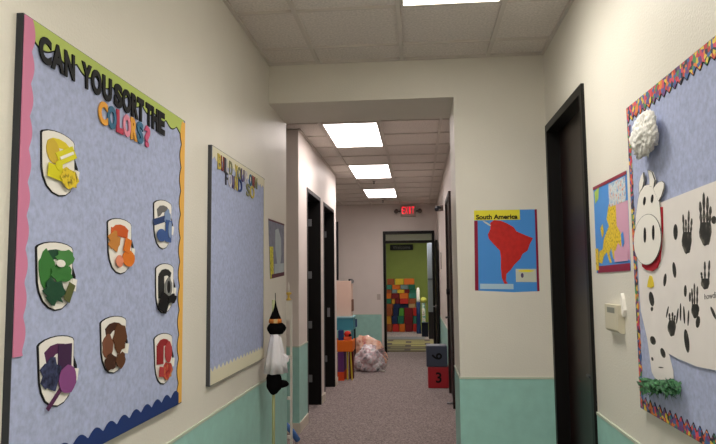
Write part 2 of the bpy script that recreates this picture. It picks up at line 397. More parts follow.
letters(b1, LEFT, [('C', 98, 107, OR), ('O', 107, 115.7, TB), ('L', 116, 122.6, CR), ('O', 122.6, 130, PK), ('R', 130.2, 136.4, OR), ('S', 136.4, 142.6, TB), ('?', 144, 149.4, PK2)],
    ((102, 101), (146, 125.5)), ((102, 124.5), (146, 147)))

# second board, left wall
B0, B1, BZ0, BZ1 = 3.20, 4.35, 1.018, 2.24
b2 = board(LEFT, B0, B1, BZ0, BZ1, 'second blue-grey bulletin board with cream borders, farther along left wall', mat('grey_frame', (62, 64, 68), rough=.5), .005)
border(b2, LEFT, (B0+.012, BZ1-.003), (B1-.012, BZ1-.003), (0, -1), .06, .022, .07, CREAMB, edge=False, sharp=True)
border(b2, LEFT, (B0+.012, BZ0+.003), (B1-.012, BZ0+.003), (0, 1), .075, .026, .07, CREAMB, edge=False, sharp=True)
border(b2, LEFT, (B1-.004, BZ1-.01), (B1-.003, BZ0+.01), (-1, 0), .02, .006, .07, CREAMB, edge=False, sharp=True, n=.0195)
LY, LR, LK, LW, LG, LV = cmat('card_yellow', (196, 176, 84)), cmat('card_red', (140, 76, 72)), cmat('card_charcoal', (62, 62, 70)), cmat('card_pale', (206, 202, 210)), cmat('card_olive', (130, 130, 96)), cmat('card_violet', (96, 80, 120))
letters(b2, LEFT, [('B', 217.4, 220.6, LY), ('U', 220.8, 223.4, LR), ('I', 223.8, 225.4, LK), ('L', 226.2, 228.4, LW), ('D', 229, 232, LG), ('Y', 234.8, 237.2, LY), ('O', 237.4, 240.6, LG), ('U', 241, 244, LV),
    ('R', 245, 247.6, LW), ('O', 249, 251.6, TB), ('W', 251.8, 254.4, LR), ('N', 254.6, 256.8, LG)], ((218, 153.5), (256, 178)), ((218, 169), (256, 189)), bold=.015)
letters(b2, LEFT, [('F', 225.2, 227.6, LK), ('O', 228, 231.4, LW), ('U', 231.8, 234, LV), ('N', 234.2, 237.2, LY), ('D', 237.6, 241.8, NAVY), ('S', 246, 249.4, LG), ('O', 249.8, 254, LY)],
    ((226, 172), (252, 186)), ((226, 185), (252, 198.5)), bold=.015)

# paint-bucket cards
OUT = [(.0, .1), (.04, .07), (.18, .03), (.34, .008), (.5, 0), (.66, .006), (.82, .025), (.96, .06), (1, .1), (1, .62), (.96, .76), (.86, .89), (.7, .97), (.5, 1), (.3, .97), (.14, .89), (.04, .76), (0, .62)]
POUR = [(.13, .2), (.3, .12), (.5, .1), (.7, .12), (.87, .19), (.8, .3), (.62, .24), (.45, .25), (.3, .33), (.18, .36)]
def rect(a0, b0, a1, b1, rot=0):
    ca, cb = (a0+a1)/2, (b0+b1)/2; o = []
    for x, y in ((a0, b0), (a1, b0), (a1, b1), (a0, b1)):
        dx, dy = x-ca, (y-cb)*1.6; o.append((ca+dx*math.cos(rot)-dy*math.sin(rot), cb+(dx*math.sin(rot)+dy*math.cos(rot))/1.6))
    return o
def blobp(ca, cb, ra, rb, k=16, am=.15, seed=0):
    return [(ca+ra*math.cos(2*math.pi*i/k)*(1+am*math.sin(3*i+seed)), cb+rb*math.sin(2*math.pi*i/k)*(1+am*math.cos(2*i+seed*1.7))) for i in range(k)]
def bucket(q, colour, label, pour, cuts, flip=False):
    n = .019
    Q = quad(LEFT, q, n); base = LEFT.P(*bil(Q, .5, 1), n)
    o = thing('bucket_card', base, label, 'card', 'paint bucket cards on the sorting board')
    big = [(.49+(a-.5)*1.07, .503+(b-.5)*1.035) for a, b in OUT]  # outline pushed left and down, its thicker edge paints in the card's shadow
    ol = MB().poly(LEFT, [bil(Q, a, b) for a, b in big], n, n+.0014, BLACK).build('outline_shadow', o)
    MB().poly(LEFT, [bil(Q, a, b) for a, b in OUT], n+.0012, n+.0026, WHITE).build('card', o)
    hd = MB().poly(LEFT, [bil(Q, *p) for p in [(1.0, .3), (1.13, .48), (1.13, .56), (1.08, .56), (1.0, .38)]], n, n+.002, BLACK).build('handle', o)
    MB().poly(LEFT, [bil(Q, *p) for p in rect(1.0, .52, 1.14, .7, .15)], n+.0015, n+.005, WHITE).build('grip', hd)
    MB().poly(LEFT, [bil(Q, *p) for p in POUR], n+.0026, n+.0034, pour).build('paint_opening', o)
    rr = random.Random(hash(colour) % 99)
    for i, (pts, m) in enumerate(cuts):
        z = n+.0034+.0016*i; ga, gb = sum(p[0] for p in pts)/len(pts), sum(p[1] for p in pts)/len(pts)
        MB().poly(LEFT, [bil(Q, ga+(p[0]-ga)*1.1, gb+(p[1]-gb)*1.1) for p in pts], z, z+.0014, m).build('cutout', o)
Y1, Y2, Y3 = cmat('paint_yellow', (222, 200, 52)), cmat('ochre', (206, 176, 60)), cmat('lemon', (216, 208, 40))
SPOT = cmat('spotted_yellow', (224, 196, 50), ramp=[(90, 80, 30), (224, 196, 50), (226, 200, 60)], vscale=70)
bucket(((41.5, 126), (73.5, 139), (73.5, 199), (42, 191)), 'yellow', 'bucket card with yellow cutouts, uppermost on the sorting board', Y1, [
    (ell(.3, .33, .19, .17, 16, .5), Y2), (rect(.42, .24, 1.0, .42, -.55), Y3), (rect(.48, .31, .94, .35, -.55), WHITE),
    (rect(.12, .56, .55, .76, .1), Y3), (ell(.42, .54, .1, .07), Y3), (blobp(.74, .7, .26, .15, seed=2), SPOT)])
G1, G2, G3, G4 = cmat('leaf_green', (60, 120, 58)), cmat('dark_green', (34, 74, 52)), cmat('grass_green', (76, 134, 72)), cmat('olive_brown', (92, 96, 56))
bucket(((36.5, 241), (72, 244), (70, 311), (38, 308)), 'green', 'bucket card with green cutouts, directly below the yellow one', G2, [
    (blobp(.22, .42, .2, .26, seed=1), G1), (blobp(.76, .22, .25, .11, seed=3), G3), (blobp(.64, .45, .3, .13, seed=5), G1), (blobp(.4, .74, .27, .17, seed=2, am=.3), G2), (rect(.76, .6, .95, .86, .4), G4), (ell(.56, .31, .12, .05), WHITE)])
V1, V2, V3, V4 = cmat('plum', (86, 44, 80)), cmat('dark_violet', (66, 40, 72)), cmat('mauve', (134, 74, 130)), cmat('grape_navy', (38, 40, 62), ramp=[(20, 24, 44), (70, 76, 110)], vscale=60)
bucket(((38, 339.5), (73, 334), (72, 401), (40.5, 410)), 'purple', 'bucket card with purple cutouts, below the green one near the board bottom', V1, [
    (rect(.52, .15, .9, .62, .03), V2), (blobp(.28, .53, .26, .21, am=.2), V4), (rect(.05, .8, .85, .86, -.75), V1), (blobp(.76, .65, .26, .19, seed=4, am=.05), V3)])
O1, O2, O3 = cmat('orange_paper', (204, 92, 42)), cmat('carrot', (222, 120, 40)), cmat('peach', (226, 140, 110))
bucket(((107.5, 217), (130.5, 221), (130.5, 273.5), (109, 273)), 'orange', 'bucket card with orange cutouts in the upper middle of the board', O1, [
    (rect(.12, .2, .78, .32, .1), O1), (blobp(.2, .42, .22, .16, am=.25), cmat('tan_orange', (196, 130, 62))), (blobp(.82, .72, .27, .14, am=.04), O2), (rect(.62, .36, .88, .6, .3), O2), (ell(.36, .78, .15, .1), O3)])
N1, N2, N3 = cmat('brown', (96, 60, 38)), cmat('dark_brown', (70, 42, 30)), cmat('reddish_brown', (120, 76, 56))
bucket(((100.5, 318), (125.5, 315.5), (123.5, 370), (102, 375)), 'brown', 'bucket card with brown cutouts below the orange one', N2, [
    (blobp(.22, .52, .2, .2, am=.1), N3), (blobp(.72, .4, .26, .24, am=.15, seed=2), N1), (blobp(.3, .8, .24, .13, seed=1), N2), (blobp(.74, .8, .2, .13, seed=3), N1)])
U1, U2, U3 = cmat('mid_blue', (64, 92, 150)), cmat('pale_blue', (130, 150, 186)), cmat('deep_blue', (46, 66, 112))
bucket(((153.7, 199), (171, 202), (170, 249), (154.5, 248)), 'blue', 'bucket card with blue cutouts, nearest the top right of the board', cmat('grey_paper', (110, 108, 106)), [
    (rect(-.05, .34, .9, .46, -.25), U3), (blobp(.72, .34, .17, .15), U2), (rect(.6, .42, .95, .84, .05), U1), (ell(.32, .73, .26, .12), U1), (ell(.82, .6, .1, .16), U2)])
K2 = cmat('charcoal_paper', (40, 40, 40))
bucket(((155.7, 264), (172.6, 264), (173, 310), (156, 315)), 'black', 'bucket card with black and white cutouts below the blue one', K2, [
    (rect(.1, .25, .4, .66), K2), (blobp(.66, .5, .2, .2, am=.1), cmat('grey_card', (126, 126, 124))), (ell(.66, .48, .08, .12), BLACK), (rect(.1, .62, .6, .95, .5), BLACK), (blobp(.82, .74, .24, .09, am=.2), BLACK)])
R1, R2 = cmat('red_paper', (150, 42, 46)), cmat('rose_red', (178, 64, 66))
bucket(((154, 334.5), (171.5, 333), (171, 381), (155.5, 386)), 'red', 'bucket card with red cutouts at the lower right of the board', R1, [
    (rect(.08, .24, .44, .58, .05), R1), (blobp(.74, .38, .2, .2, am=.06), R2), (blobp(.66, .76, .28, .16, seed=2), cmat('red_mix', (160, 50, 50), ramp=[(130, 30, 34), (190, 70, 60), (190, 150, 80)], vscale=40)), (rect(.14, .66, .4, .84, .2), R2)])

# third board, right wall
C0, C1, CZ0, CZ1 = 1.57, 2.786, 1.01, 2.252
b3 = board(RIGHT, C0, C1, CZ0, CZ1, 'blue-grey bulletin board with crayon-bright border and cow on right wall', DKMETAL, .004)
border(b3, RIGHT, (C0, CZ1-.002), (C1-.002, CZ1-.002), (0, -1), .055, .02, .05, CRAYON, n=.0195, sharp=True)
border(b3, RIGHT, (C1-.002, CZ1-.08), (C1-.002, CZ0+.04), (-1, 0), .034, .01, .05, CRAYON, n=.0192, sharp=True, edge=False)
border(b3, RIGHT, (C0, CZ0+.002), (C1-.002, CZ0+.002), (0, 1), .036, .026, .05, CRAYON, n=.0195, sharp=True)
border(b3, RIGHT, (C0+.002, CZ0+.04), (C0+.002, CZ1-.08), (1, 0), .034, .01, .05, CRAYON, n=.0192, sharp=True, edge=False)

def pq(pts, n, wall=RIGHT): return [wall.uv(x, y, n) for x, y in pts]
# cow
n = .021
cowbase = RIGHT.P(*RIGHT.uv(664, 382, n), n)
cow = thing('paper_cow', cowbase, 'white paper cow with handprint spots, horns, bell and red collar on the board', 'paper cow')
top = [(660, 203), (672, 198), (690, 191), (704, 185.5), (716, 181)]
pts = pq([(637, 236), (646, 212)]+top, n)+[(1.80, 1.885), (1.70, 1.86), (1.66, 1.7), (1.67, 1.05), (1.82, 1.04), (1.84, 1.3), (1.95, 1.262)]+pq([(712, 369.5), (697, 366.5), (679, 359), (669, 353.6), (673.4, 371), (674, 383), (657, 382), (652, 372), (647.5, 339), (641, 310), (640, 294)], n)
MB().poly(RIGHT, pts, n, n+.0012, PAPER).build('body', cow)
OUTL = cmat('pencil_line', (60, 60, 62))
hn = n+.007
head = [(635, 236), (636, 215), (638.2, 199), (640.5, 190), (645, 185.5), (651, 184), (655.5, 187), (658, 194), (659.4, 205), (660.6, 218), (661, 236), (648, 246)]
hd = MB().poly(RIGHT, pq(head, hn), n+.002, hn, WHITE).build('head', cow)
hl = MB().poly(RIGHT, pq([(648+(x-648)*1.03, 216+(y-216)*1.01) for x, y in head], hn), hn-.002, hn-.0006, OUTL).build('head_outline', hd)
for hp in ([(639.4, 193), (639.6, 183), (641.4, 176), (643.4, 172.6), (643.9, 181), (642.6, 188)], [(650, 186), (649.9, 178.5), (648.4, 170), (652, 172.4), (654.7, 180.3), (653.7, 187.5)]):
    h_ = MB().poly(RIGHT, pq(hp, hn), hn-.006, hn+.002, WHITE).build('horn', cow)
    mx, my = sum(p[0] for p in hp)/6, sum(p[1] for p in hp)/6
    MB().poly(RIGHT, pq([(mx+(x-mx)*1.22, my+(y-my)*1.04) for x, y in hp], hn), hn-.001, hn+.001, OUTL).build('horn_outline', h_)
ep = [(653.5, 188.5), (656, 185), (659.2, 182), (662, 181.4), (663.9, 183), (663.7, 188.4), (661.3, 196), (658.4, 201)]
e_ = MB().poly(RIGHT, pq(ep, hn), hn-.004, hn+.001, WHITE).build('ear', cow)
MB().poly(RIGHT, pq([(659+(x-659)*1.08, 190+(y-190)*1.05) for x, y in ep], hn), hn-.001, hn+.0002, OUTL).build('ear_outline', e_)
for cx, cy, rr in ((644.6, 201, .12), (652.3, 198.7, .12)):
    MB().poly(RIGHT, pq(ell(cx, cy, 1.15, 4.3, 14, rr), hn), hn, hn+.0015, BLACK).build('eye', cow)
mz = hn+.005
mu = MB().poly(RIGHT, pq(ell(647.2, 239.5, 13.4, 25.2, 36, .06), mz), hn+.001, mz, WHITE).build('muzzle', cow)
MB().poly(RIGHT, pq(ell(647.2, 239.5, 13.8, 25.6, 36, .06), mz), mz-.002, mz-.0006, OUTL).build('muzzle_outline', mu)
for cx, cy in ((645, 235), (653.4, 232.6)):
    MB().poly(RIGHT, pq(ell(cx, cy, 1.15, 7.6, 16), mz), mz, mz+.0015, BLACK).build('nostril', mu)
RED = cmat('collar_red', (178, 36, 50))
MB().poly(RIGHT, pq([(641.5, 258), (642, 266.5), (646, 270), (652, 271), (656.5, 268), (659.3, 261), (660.3, 250), (662, 228), (661.6, 207), (659.6, 207), (659.6, 230), (657, 250), (654, 261), (648, 264)], n+.006), n+.0015, n+.006, RED).build('collar', cow)
MB().poly(RIGHT, pq([(649.5, 275.5), (651.6, 276.5), (653.2, 283), (653.4, 286.5), (651, 288), (647, 286.8), (648, 281)], n+.004), n+.0015, n+.004, cmat('bell_yellow', (222, 196, 60))).build('bell', cow)
hz = n+.0012
def ink(pts, nm='spot'): MB().poly(RIGHT, pq(pts, hz), hz, hz+.0005, INK).build(nm, cow)
for cx, cy, rx, ry, ro in ((675.6, 232, 2.2, 8, 0), (674.4, 270, 1.8, 8, -.1), (665, 280, 1.5, 6.5, .1), (651.6, 299, 2.4, 7.5, -.15), (653, 340.5, 2.7, 4.5, -.3), (663, 353, 2.2, 5.2, -.3), (714, 220, 2.6, 4, 0),
        (685.4, 291, 1.4, 6, 0), (698, 322, 2.1, 6, .1), (686.8, 341, 2.4, 12, -.12), (713.5, 313, 1.4, 7, -.4), (652, 309, 1.2, 2.2, 0), (652.4, 359, 1, 2, -.3), (661, 367.5, 2.6, .6, .1)):
    ink(ell(cx, cy, rx, ry, 14, ro))
def handprint(px, py, rx, ry, fingers, fw):
    """one outline: rounded palm, then each finger with its pinched joints"""
    o = [(px+rx*math.cos(math.pi*i/9)*(1+.1*math.sin(5*i)), py+ry*math.sin(math.pi*i/9)*(1+.06*math.cos(4*i))) for i in range(10)]
    o.append((px-rx*.95, py-ry*.35)); by = py-ry*.7
    for dx, tip in fingers:
        L_ = lambda k: by+(py+tip-by)*k
        x = px+dx; bxx = px+dx*.8; X_ = lambda k: bxx+(x-bxx)*k
        for k, w_ in ((0, .6), (.22, 1), (.42, .5), (.62, 1), (.9, .7)): o.append((X_(k)-fw*w_, L_(k)))
        o.append((x, py+tip))
        for k, w_ in ((.9, .7), (.62, 1), (.42, .5), (.22, 1), (0, .6)): o.append((X_(k)+fw*w_, L_(k)))
    o.append((px+rx*.95, py-ry*.35))
    ink(o, 'handprint')
handprint(687, 241, 4.8, 13, [(-3.9, -27), (-1.1, -22), (1.9, -31), (4.9, -23)], 1.05)
handprint(705.7, 232, 6.0, 14, [(-5.6, -31), (-1.9, -40), (1.9, -36), (5.0, -26)], 1.5)
handprint(695.5, 310, 3.8, 8.5, [(-3.6, -22), (-1.1, -27), (2.0, -24)], .95)
handprint(705.5, 283, 4.2, 6.5, [(-4.2, -11), (-.6, -22), (4.0, -23)], 1.05)
handprint(672, 327, 4.0, 9.5, [(-2.6, -14), (.6, -15), (3.0, -12)], .95)
for cx, cy, rx, ry, ro in ((677.4, 316, .8, 8, .12), (680.6, 312, .8, 9, .0), (684.2, 315, .9, 9, -.05), (688.4, 318, .8, 8, .05), (667.4, 312, .7, 6, .2), (690, 297, 1, 5, 0)):
    ink(ell(cx, cy, rx, ry, 12, ro), 'finger_print')
q = quad(RIGHT, ((704.5, 294), (716, 291.5), (716, 298), (704.5, 299.5)), hz)
put_text(MB(), 'howdi', RIGHT, q, hz, hz+.0005, cmat('grey_writing', (96, 92, 92)), 0).build('writing', cow)

# cotton cloud
cb = RIGHT.P(*RIGHT.uv(646, 155, .05), .05)
COT = mat('cotton', (236, 234, 228), rough=1, spec=.05, bump=.8, bscale=60)
cl = MB(); rc = random.Random(3)
cen = RIGHT.P(*RIGHT.uv(645.5, 135, .05), .05)
clo = MB(); bm = bmesh.new(); bmesh.ops.create_icosphere(bm, subdivisions=5, radius=1)
for v in bm.verts:
    p = v.co.copy(); k = 1
    k = 1.06+.22*noise.noise(p*1.9+Vector((3, 1, 7)))-.42*abs(noise.noise(p*3.6))-.26*abs(noise.noise(p*8.5))+.08
    v.co = Vector((cen.x-.004+p.x*.028*k, cen.y+p.y*.118*k, cen.z+p.z*.079*k))
bm.verts.index_update()
clo.add([v.co.copy() for v in bm.verts], [[v.index for v in f.verts] for f in bm.faces], COT); bm.free()
tag(clo.build('cotton_cloud', smooth=True), 'white fluffy cotton cloud at the top left of the cow board', 'cotton cloud')

# paper grass
GR = mat('green_tissue', (44, 104, 58), rough=.7, ramp=[(14, 52, 30), (52, 116, 64)], vscale=60)
gm = MB(); rg = random.Random(5)
for i in range(150):
    x = 645+rg.random()*35.5; y = 380+rg.random()*11
    u, v = RIGHT.uv(x, y, .03); a = rg.uniform(-2.4, 2.4); L = rg.uniform(.03, .06)
    p0 = RIGHT.P(u, v, .027); p1 = RIGHT.P(u+math.sin(a)*L*.5, v-.3*L*math.cos(a), rg.uniform(.035, .06)); p2 = RIGHT.P(u+math.sin(a)*L, v-L*abs(math.cos(a))*.9, rg.uniform(.03, .055))
    d_ = Vector((0, .006, .004)); gm.add([p0-d_, p0+d_, p1+d_, p1-d_, p2], [(0, 1, 2, 3), (3, 2, 4)], GR)
go = gm.build('paper_grass'); tag(go, 'shredded green paper grass under the cow leg', 'paper grass', kind='stuff')

# ------------------------------------------------------------------ posters
def poster(name, wall, q, layers, label, curl=0, texts=()):
    n = .0; Q = quad(wall, q, n)
    mb = MB()
    for i, (pts, m) in enumerate(layers):
        z0 = n-.001 if i == 0 else n+.0008+.0003*(i-1); z1 = n+.001+.0003*i
        mb.poly(wall, [bil(Q, a, b) for a, b in pts], z0, z1, m)
    zt = n+.001+.0003*len(layers)
    for body, (a0, b0, a1, b1), m, bold in texts:
        put_text(mb, body, wall, [bil(Q, a0, b0), bil(Q, a1, b0), bil(Q, a1, b1), bil(Q, a0, b1)], zt, zt+.0003, m, bold)
    return tag(mb.build(name), label, 'poster')
R = lambda a0, b0, a1, b1: [(a0, b0), (a1, b0), (a1, b1), (a0, b1)]
SEA, MAROON, YEL, LRED = cmat('map_sea', (78, 148, 222), rough=.4), cmat('map_maroon', (140, 26, 56), rough=.4), cmat('map_title_yellow', (232, 220, 60), rough=.4), cmat('map_land_red', (196, 44, 40), rough=.4, var=.1, vscale=30)
MPALE, MGREY = cmat('map_inset', (200, 204, 190), rough=.4), cmat('map_scale', (176, 206, 224), rough=.4)
sa = [(150,122),(165,112),(190,115),(215,125),(240,140),(250,155),(285,170),(312,180),(300,200),(290,225),(270,238),(262,255),(240,275),(225,295),(208,310),(205,335),(212,345),(200,348),(190,325),(187,290),(188,250),(185,225),(160,200),(143,180),(140,165),(150,145)]
sa = [((x-88)/242, (y-75)/297) for x, y in sa]
poster('map_poster', FRONT, ((474, 210.5), (536.8, 209.3), (539.5, 291.2), (475, 290.5)), [
    (R(0, 0, 1, 1)[:3]+[(.6, 1.015), (0, 1)], SEA), (R(0, .13, .055, 1), MAROON), (R(.965, 0, 1, 1), MAROON), (sa, LRED), (R(0, 0, .73, .125), YEL), (R(.64, .73, .96, .89), MPALE), (R(.08, .915, .6, .98), MGREY),
    ([(.13, .13), (.2, .15), (.27, .19), (.25, .2), (.18, .165)], MPALE), (ell(.74, .81, .022, .03), cmat('map_dot', (90, 76, 110))), (blobp(.8, .755, .12, .014), YEL)],
    'blue map poster with red continent titled South America on the wall beside the opening',
    texts=[('South America', (.03, .055, .69, .115), BLACK, .035), ('MAPS AND MORE', (.03, .012, .26, .038), BLACK, 0), ('0 500 1000 miles', (.1, .93, .58, .965), cmat('map_grey_text', (90, 100, 120)), 0)][:1])
EY, EPK, EGR, EBL = cmat('europe_yellow', (230, 196, 52), rough=.4, ramp=[(150, 120, 40), (232, 200, 50), (236, 206, 60)], vscale=90), cmat('europe_pink', (216, 164, 188), rough=.4), cmat('europe_green', (170, 200, 90), rough=.4), cmat('europe_inset', (110, 170, 206), rough=.4, ramp=[(90, 150, 200), (210, 220, 220), (210, 120, 90)], vscale=50)
eu = [(.46, .3), (.55, .2), (.62, .17), (.68, .3), (.68, .52), (.8, .62), (.78, .75), (.7, .7), (.62, .78), (.66, .9), (.55, .86), (.5, .74), (.44, .8), (.5, .9), (.44, .9), (.36, .78), (.26, .82), (.2, .9), (.1, .88), (.12, .76), (.24, .74), (.28, .64), (.38, .56), (.46, .5), (.4, .42)]
poster('map_poster', RIGHT, ((593.5, 187.4), (626.8, 170.5), (631, 270.5), (597, 273)), [
    (R(0, 0, 1, 1), SEA), ([(.52, .34), (.7, .26), (1, .3), (1, .9), (.62, .8), (.66, .6), (.6, .45)], EPK), (R(.86, .4, .96, .6)[:3]+[(.9, .66)], EPK), (eu, EY), ([(.04, .06), (.2, .03), (.16, .16), (.05, .2)], EGR), (R(.5, .05, .96, .3), EBL),
    ([(.2, .5), (.27, .46), (.3, .56), (.24, .62)], EY), (R(0, 0, 1, .035), MAROON), (R(.06, .925, 1, 1), MAROON), (R(.0, .72, .1, .97), EY), ([(.8, .62), (.86, .6), (.88, .72), (.82, .76)], SEA), (R(.6, .78, .96, .9), EPK)],
    'yellow, blue and pink Europe map poster between the door and the cow board')
PG, PB, PD = cmat('poster_grey', (120, 124, 142), rough=.5, var=.2, vscale=20), cmat('poster_pale', (172, 184, 190), rough=.5, var=.1), cmat('poster_maroon', (96, 50, 62))
poster('picture_poster', LEFT, ((268.2, 218.5), (284, 224), (284, 275.5), (270, 279)), [
    (R(0, 0, 1, 1), PG), ([(.4, .16), (.6, .12), (.78, .3), (.8, .6), (.7, .8), (.5, .78), (.38, .5)], PB), (R(.3, .76, .98, .93), PB), (R(.02, .46, .24, 1.0), cmat('poster_yellow', (206, 196, 60), ramp=[(120, 112, 40), (214, 204, 66), (220, 210, 80)], vscale=40)), (R(.1, .93, 1, 1), PD), (R(0, 0, 1, .03), PD)],
    'grey and pale blue picture poster with yellow strip, beside the second bulletin board')

# ------------------------------------------------------------------ thermostat
th = thing('thermostat', RIGHT.P(3.1, 1.27), 'beige thermostat on right wall below the Europe map', 'thermostat')
q = quad(RIGHT, ((604.5, 303.7), (617, 304.2), (617, 333.5), (606, 331.5)), .03)
ya, yb = q[0][0], q[1][0]; za, zb = q[2][1], q[0][1]
bd = MB(); nn = .03
prof = [(-.001, zb), (nn, zb), (nn, za+.012), (nn-.006, za+.004), (nn-.014, za), (-.001, za)]
vs = [RIGHT.P(ya, z, k) for k, z in prof]+[RIGHT.P(yb, z, k) for k, z in prof]; k = len(prof)
bd.add(vs, [list(range(k)), list(range(2*k-1, k-1, -1))]+[(i, (i+1) % k, (i+1) % k+k, i+k) for i in range(k)], BEIGE).build('housing', th)
SC = cmat('lcd_grey', (120, 122, 112), rough=.3)
uvp = lambda a, b: (ya+(yb-ya)*a, zb+(za-zb)*b)
MB().poly(RIGHT, [uvp(.2, .1), uvp(.78, .1), uvp(.78, .3), uvp(.2, .3)], nn-.001, nn+.0008, SC).build('screen', th)
MB().poly(RIGHT, [uvp(.25, .46), uvp(.92, .44), uvp(.92, .86), uvp(.25, .88)], nn-.001, nn+.0015, BEIGE).build('cover', th)
MB().poly(RIGHT, [(yb+.01, zb-.03), (yb+.012, zb+.03), (yb-.004, zb+.055), (yb-.02, zb+.03), (yb-.035, zb-.02), (yb-.02, zb-.05)], 0, .014, WHITE).build('bracket', th)

# ------------------------------------------------------------------ witch on a stake
wp = un(275.3, 330, 0, .118); wx, wy = wp.x, wp.y
def zat(py, px=276): return un(px, py, 1, wy).z
wt = thing('witch_stake', (wx, wy, 0), 'small witch figure on a pole, black hat and white robe, against left wall', 'witch decoration')
CLOTHB, CLOTHW = cmat('black_felt', (14, 13, 14), rough=.95, spec=.03), mat('white_robe', (226, 222, 226), rough=.9, spec=.1)
POLE = cmat('tan_pole', (176, 178, 132), rough=.5)
MB().tube([(wx-.012, wy, 0), (wx-.012, wy, zat(300))], .0105, POLE, 10).build('pole', wt, smooth=True)
zt, zb_, zbr, zrb = zat(293), zat(321), zat(325), zat(373)
MB().lathe((wx, wy, 0), [(.04, zb_), (.034, zb_+.02), (.02, zat(312)), (.008, zat(305)), (.003, zat(300)), (.002, zt)], CLOTHB, 16, wob=lambda t, i: 1+.1*math.sin(2*t+i)).build('hat', wt, smooth=True)
hb = MB().lathe((wx, wy, 0), [(.043, zb_-.012), (.044, zb_), (.0405, zb_+.014), (.034, zb_+.014)], cmat('orange_ribbon', (212, 126, 56), rough=.5), 16).build('hat_band', wt, smooth=True)
MB().box((wx+.0, wy-.049, zb_-.012), (wx+.024, wy-.04, zb_+.014), cmat('buckle', (226, 190, 130))).build('buckle', hb)
MB().lathe((wx+.004, wy, 0), [(.03, zb_-.008), (.048, zbr), (.056, zbr-.02), (.052, zat(330)), (.036, zat(334)), (.012, zat(334))], CLOTHB, 24, wob=lambda t, i: 1+.16*math.sin(2*t+.8)+.09*math.sin(3*t+i*.4)).build('hat_brim', wt, smooth=True)
MB().lathe((wx, wy, 0), [(.03, zat(334)), (.045, zat(345)), (.062, zat(360)), (.072, zrb), (.05, zrb+.005)], CLOTHW, 40, wob=lambda t, i: 1+(.05+.04*i)*math.sin(7*t)+.05*math.sin(3*t)).build('robe', wt, smooth=True)
MB().add([(wx+.03, wy+.01, zat(350)), (wx+.085, wy+.02, zat(357)), (wx+.088, wy+.02, zat(361)), (wx+.05, wy+.015, zat(366)), (wx+.035, wy-.01, zat(352)), (wx+.08, wy-.005, zat(358)), (wx+.082, wy-.005, zat(362)), (wx+.05, wy-.01, zat(367))],
    [(0,1,2,3),(4,7,6,5),(0,4,5,1),(1,5,6,2),(2,6,7,3),(3,7,4,0)], CLOTHW).build('sleeve', wt)
zs0, zs1 = zat(371), zat(392)
MB().blob((wx-.006, wy-.005, (zs0+zs1)/2), (.05, .045, (zs0-zs1)*.62), CLOTHB, 3, .15, 2, 4).blob((wx+.034, wy+.01, zat(384)), (.055, .03, .026), CLOTHB, 3, .1, 2, 2).build('boots', wt, smooth=True)

# ------------------------------------------------------------------ white rack behind the wall end, with candle, and noodle
RW = cmat('rack_white', (224, 222, 212), rough=.5)
yr = 5.6
xa = un(291.2, 350, 1, yr).x; zz = lambda py: un(289, py, 1, yr).z
rk = thing('white_rack', (xa-.2, yr, 0), 'tall narrow white rack just past the end of the left wall', 'rack')
for px_ in (xa, xa-.4): bx('post', (px_-.009, yr-.009, 0), (px_+.009, yr+.009, zz(300)), RW, rk)
bx('top_panel', (xa-.391, yr-.006, zz(320.5)), (xa-.009, yr+.006, zz(300.5)), RW, rk)
for pz in (zz(357), zz(398), zz(437)):
    MB().tube([(xa-.391, yr, pz), (xa-.009, yr, pz)], .005, RW, 8).tube([(xa-.02, yr-.004, pz-.012), (xa-.02, yr-.004, pz+.012)], .016, RW, 10).build('rung', rk)
bx('foot', (xa-.41, yr-.14, 0), (xa-.39, yr+.14, .02), RW, rk); bx('foot', (xa-.012, yr-.14, 0), (xa+.008, yr+.14, .02), RW, rk)
cx = un(288.6, 298, 1, yr).x; cz = zz(300.3)
ca = thing('yellow_candle', (cx, yr, cz), 'small yellow and white candle-like ornament on top of the white rack', 'ornament')
MB().lathe((cx, yr, cz), [(.02, 0), (.02, .01), (.01, .02), (.01, .045), (.026, .055), (.026, .068), (.01, .07)], cmat('candle_yellow', (222, 190, 90)), 12).build('holder', ca, smooth=True)
MB().lathe((cx, yr, cz+.07), [(.008, 0), (.008, .05), (.002, .085)], WHITE, 10).build('candle', ca, smooth=True)
tag(MB().tube([(-.103, 6.22, .028), (-.15, 6.17, .12), (-.23, 6.13, .22), (-.5, 6.05, .42)], .027, cmat('noodle_blue', (84, 130, 196)), 14).build('foam_noodle', smooth=True), 'blue foam tube leaning behind the white rack at the floor', 'foam tube')

# ------------------------------------------------------------------ exit sign and emergency fittings
ex = thing('exit_sign', (.87, D2, 2.84), 'lit red EXIT sign with two lamp heads above the end door', 'exit sign')
xa_, xb_, za_, zb2 = .712, 1.035, 2.845, 3.075
bx('housing', (xa_, D2-.055, za_), (xb_, D2-.001, zb2), cmat('sign_white', (186, 176, 168)), ex, bevel=.006)
REDL = mat('exit_red', (255, 20, 50), emit=.75, rough=.4)
q = [(xa_+.03, zb2-.02), (xb_-.03, zb2-.02), (xb_-.03, za_+.06), (xa_+.03, za_+.06)]
for i, ch in enumerate('EXIT'):
    w_ = (xb_-xa_-.05)/4; x_ = xa_+.025+i*w_
    put_text(MB(), ch, END, [(x_+(.02 if ch == 'I' else .006), zb2-.02), (x_+w_-(.02 if ch == 'I' else .006), zb2-.02), (x_+w_-(.02 if ch == 'I' else .006), za_+.055), (x_+(.02 if ch == 'I' else .006), za_+.07)], .055, .058, REDL, .0).build('letter', ex)
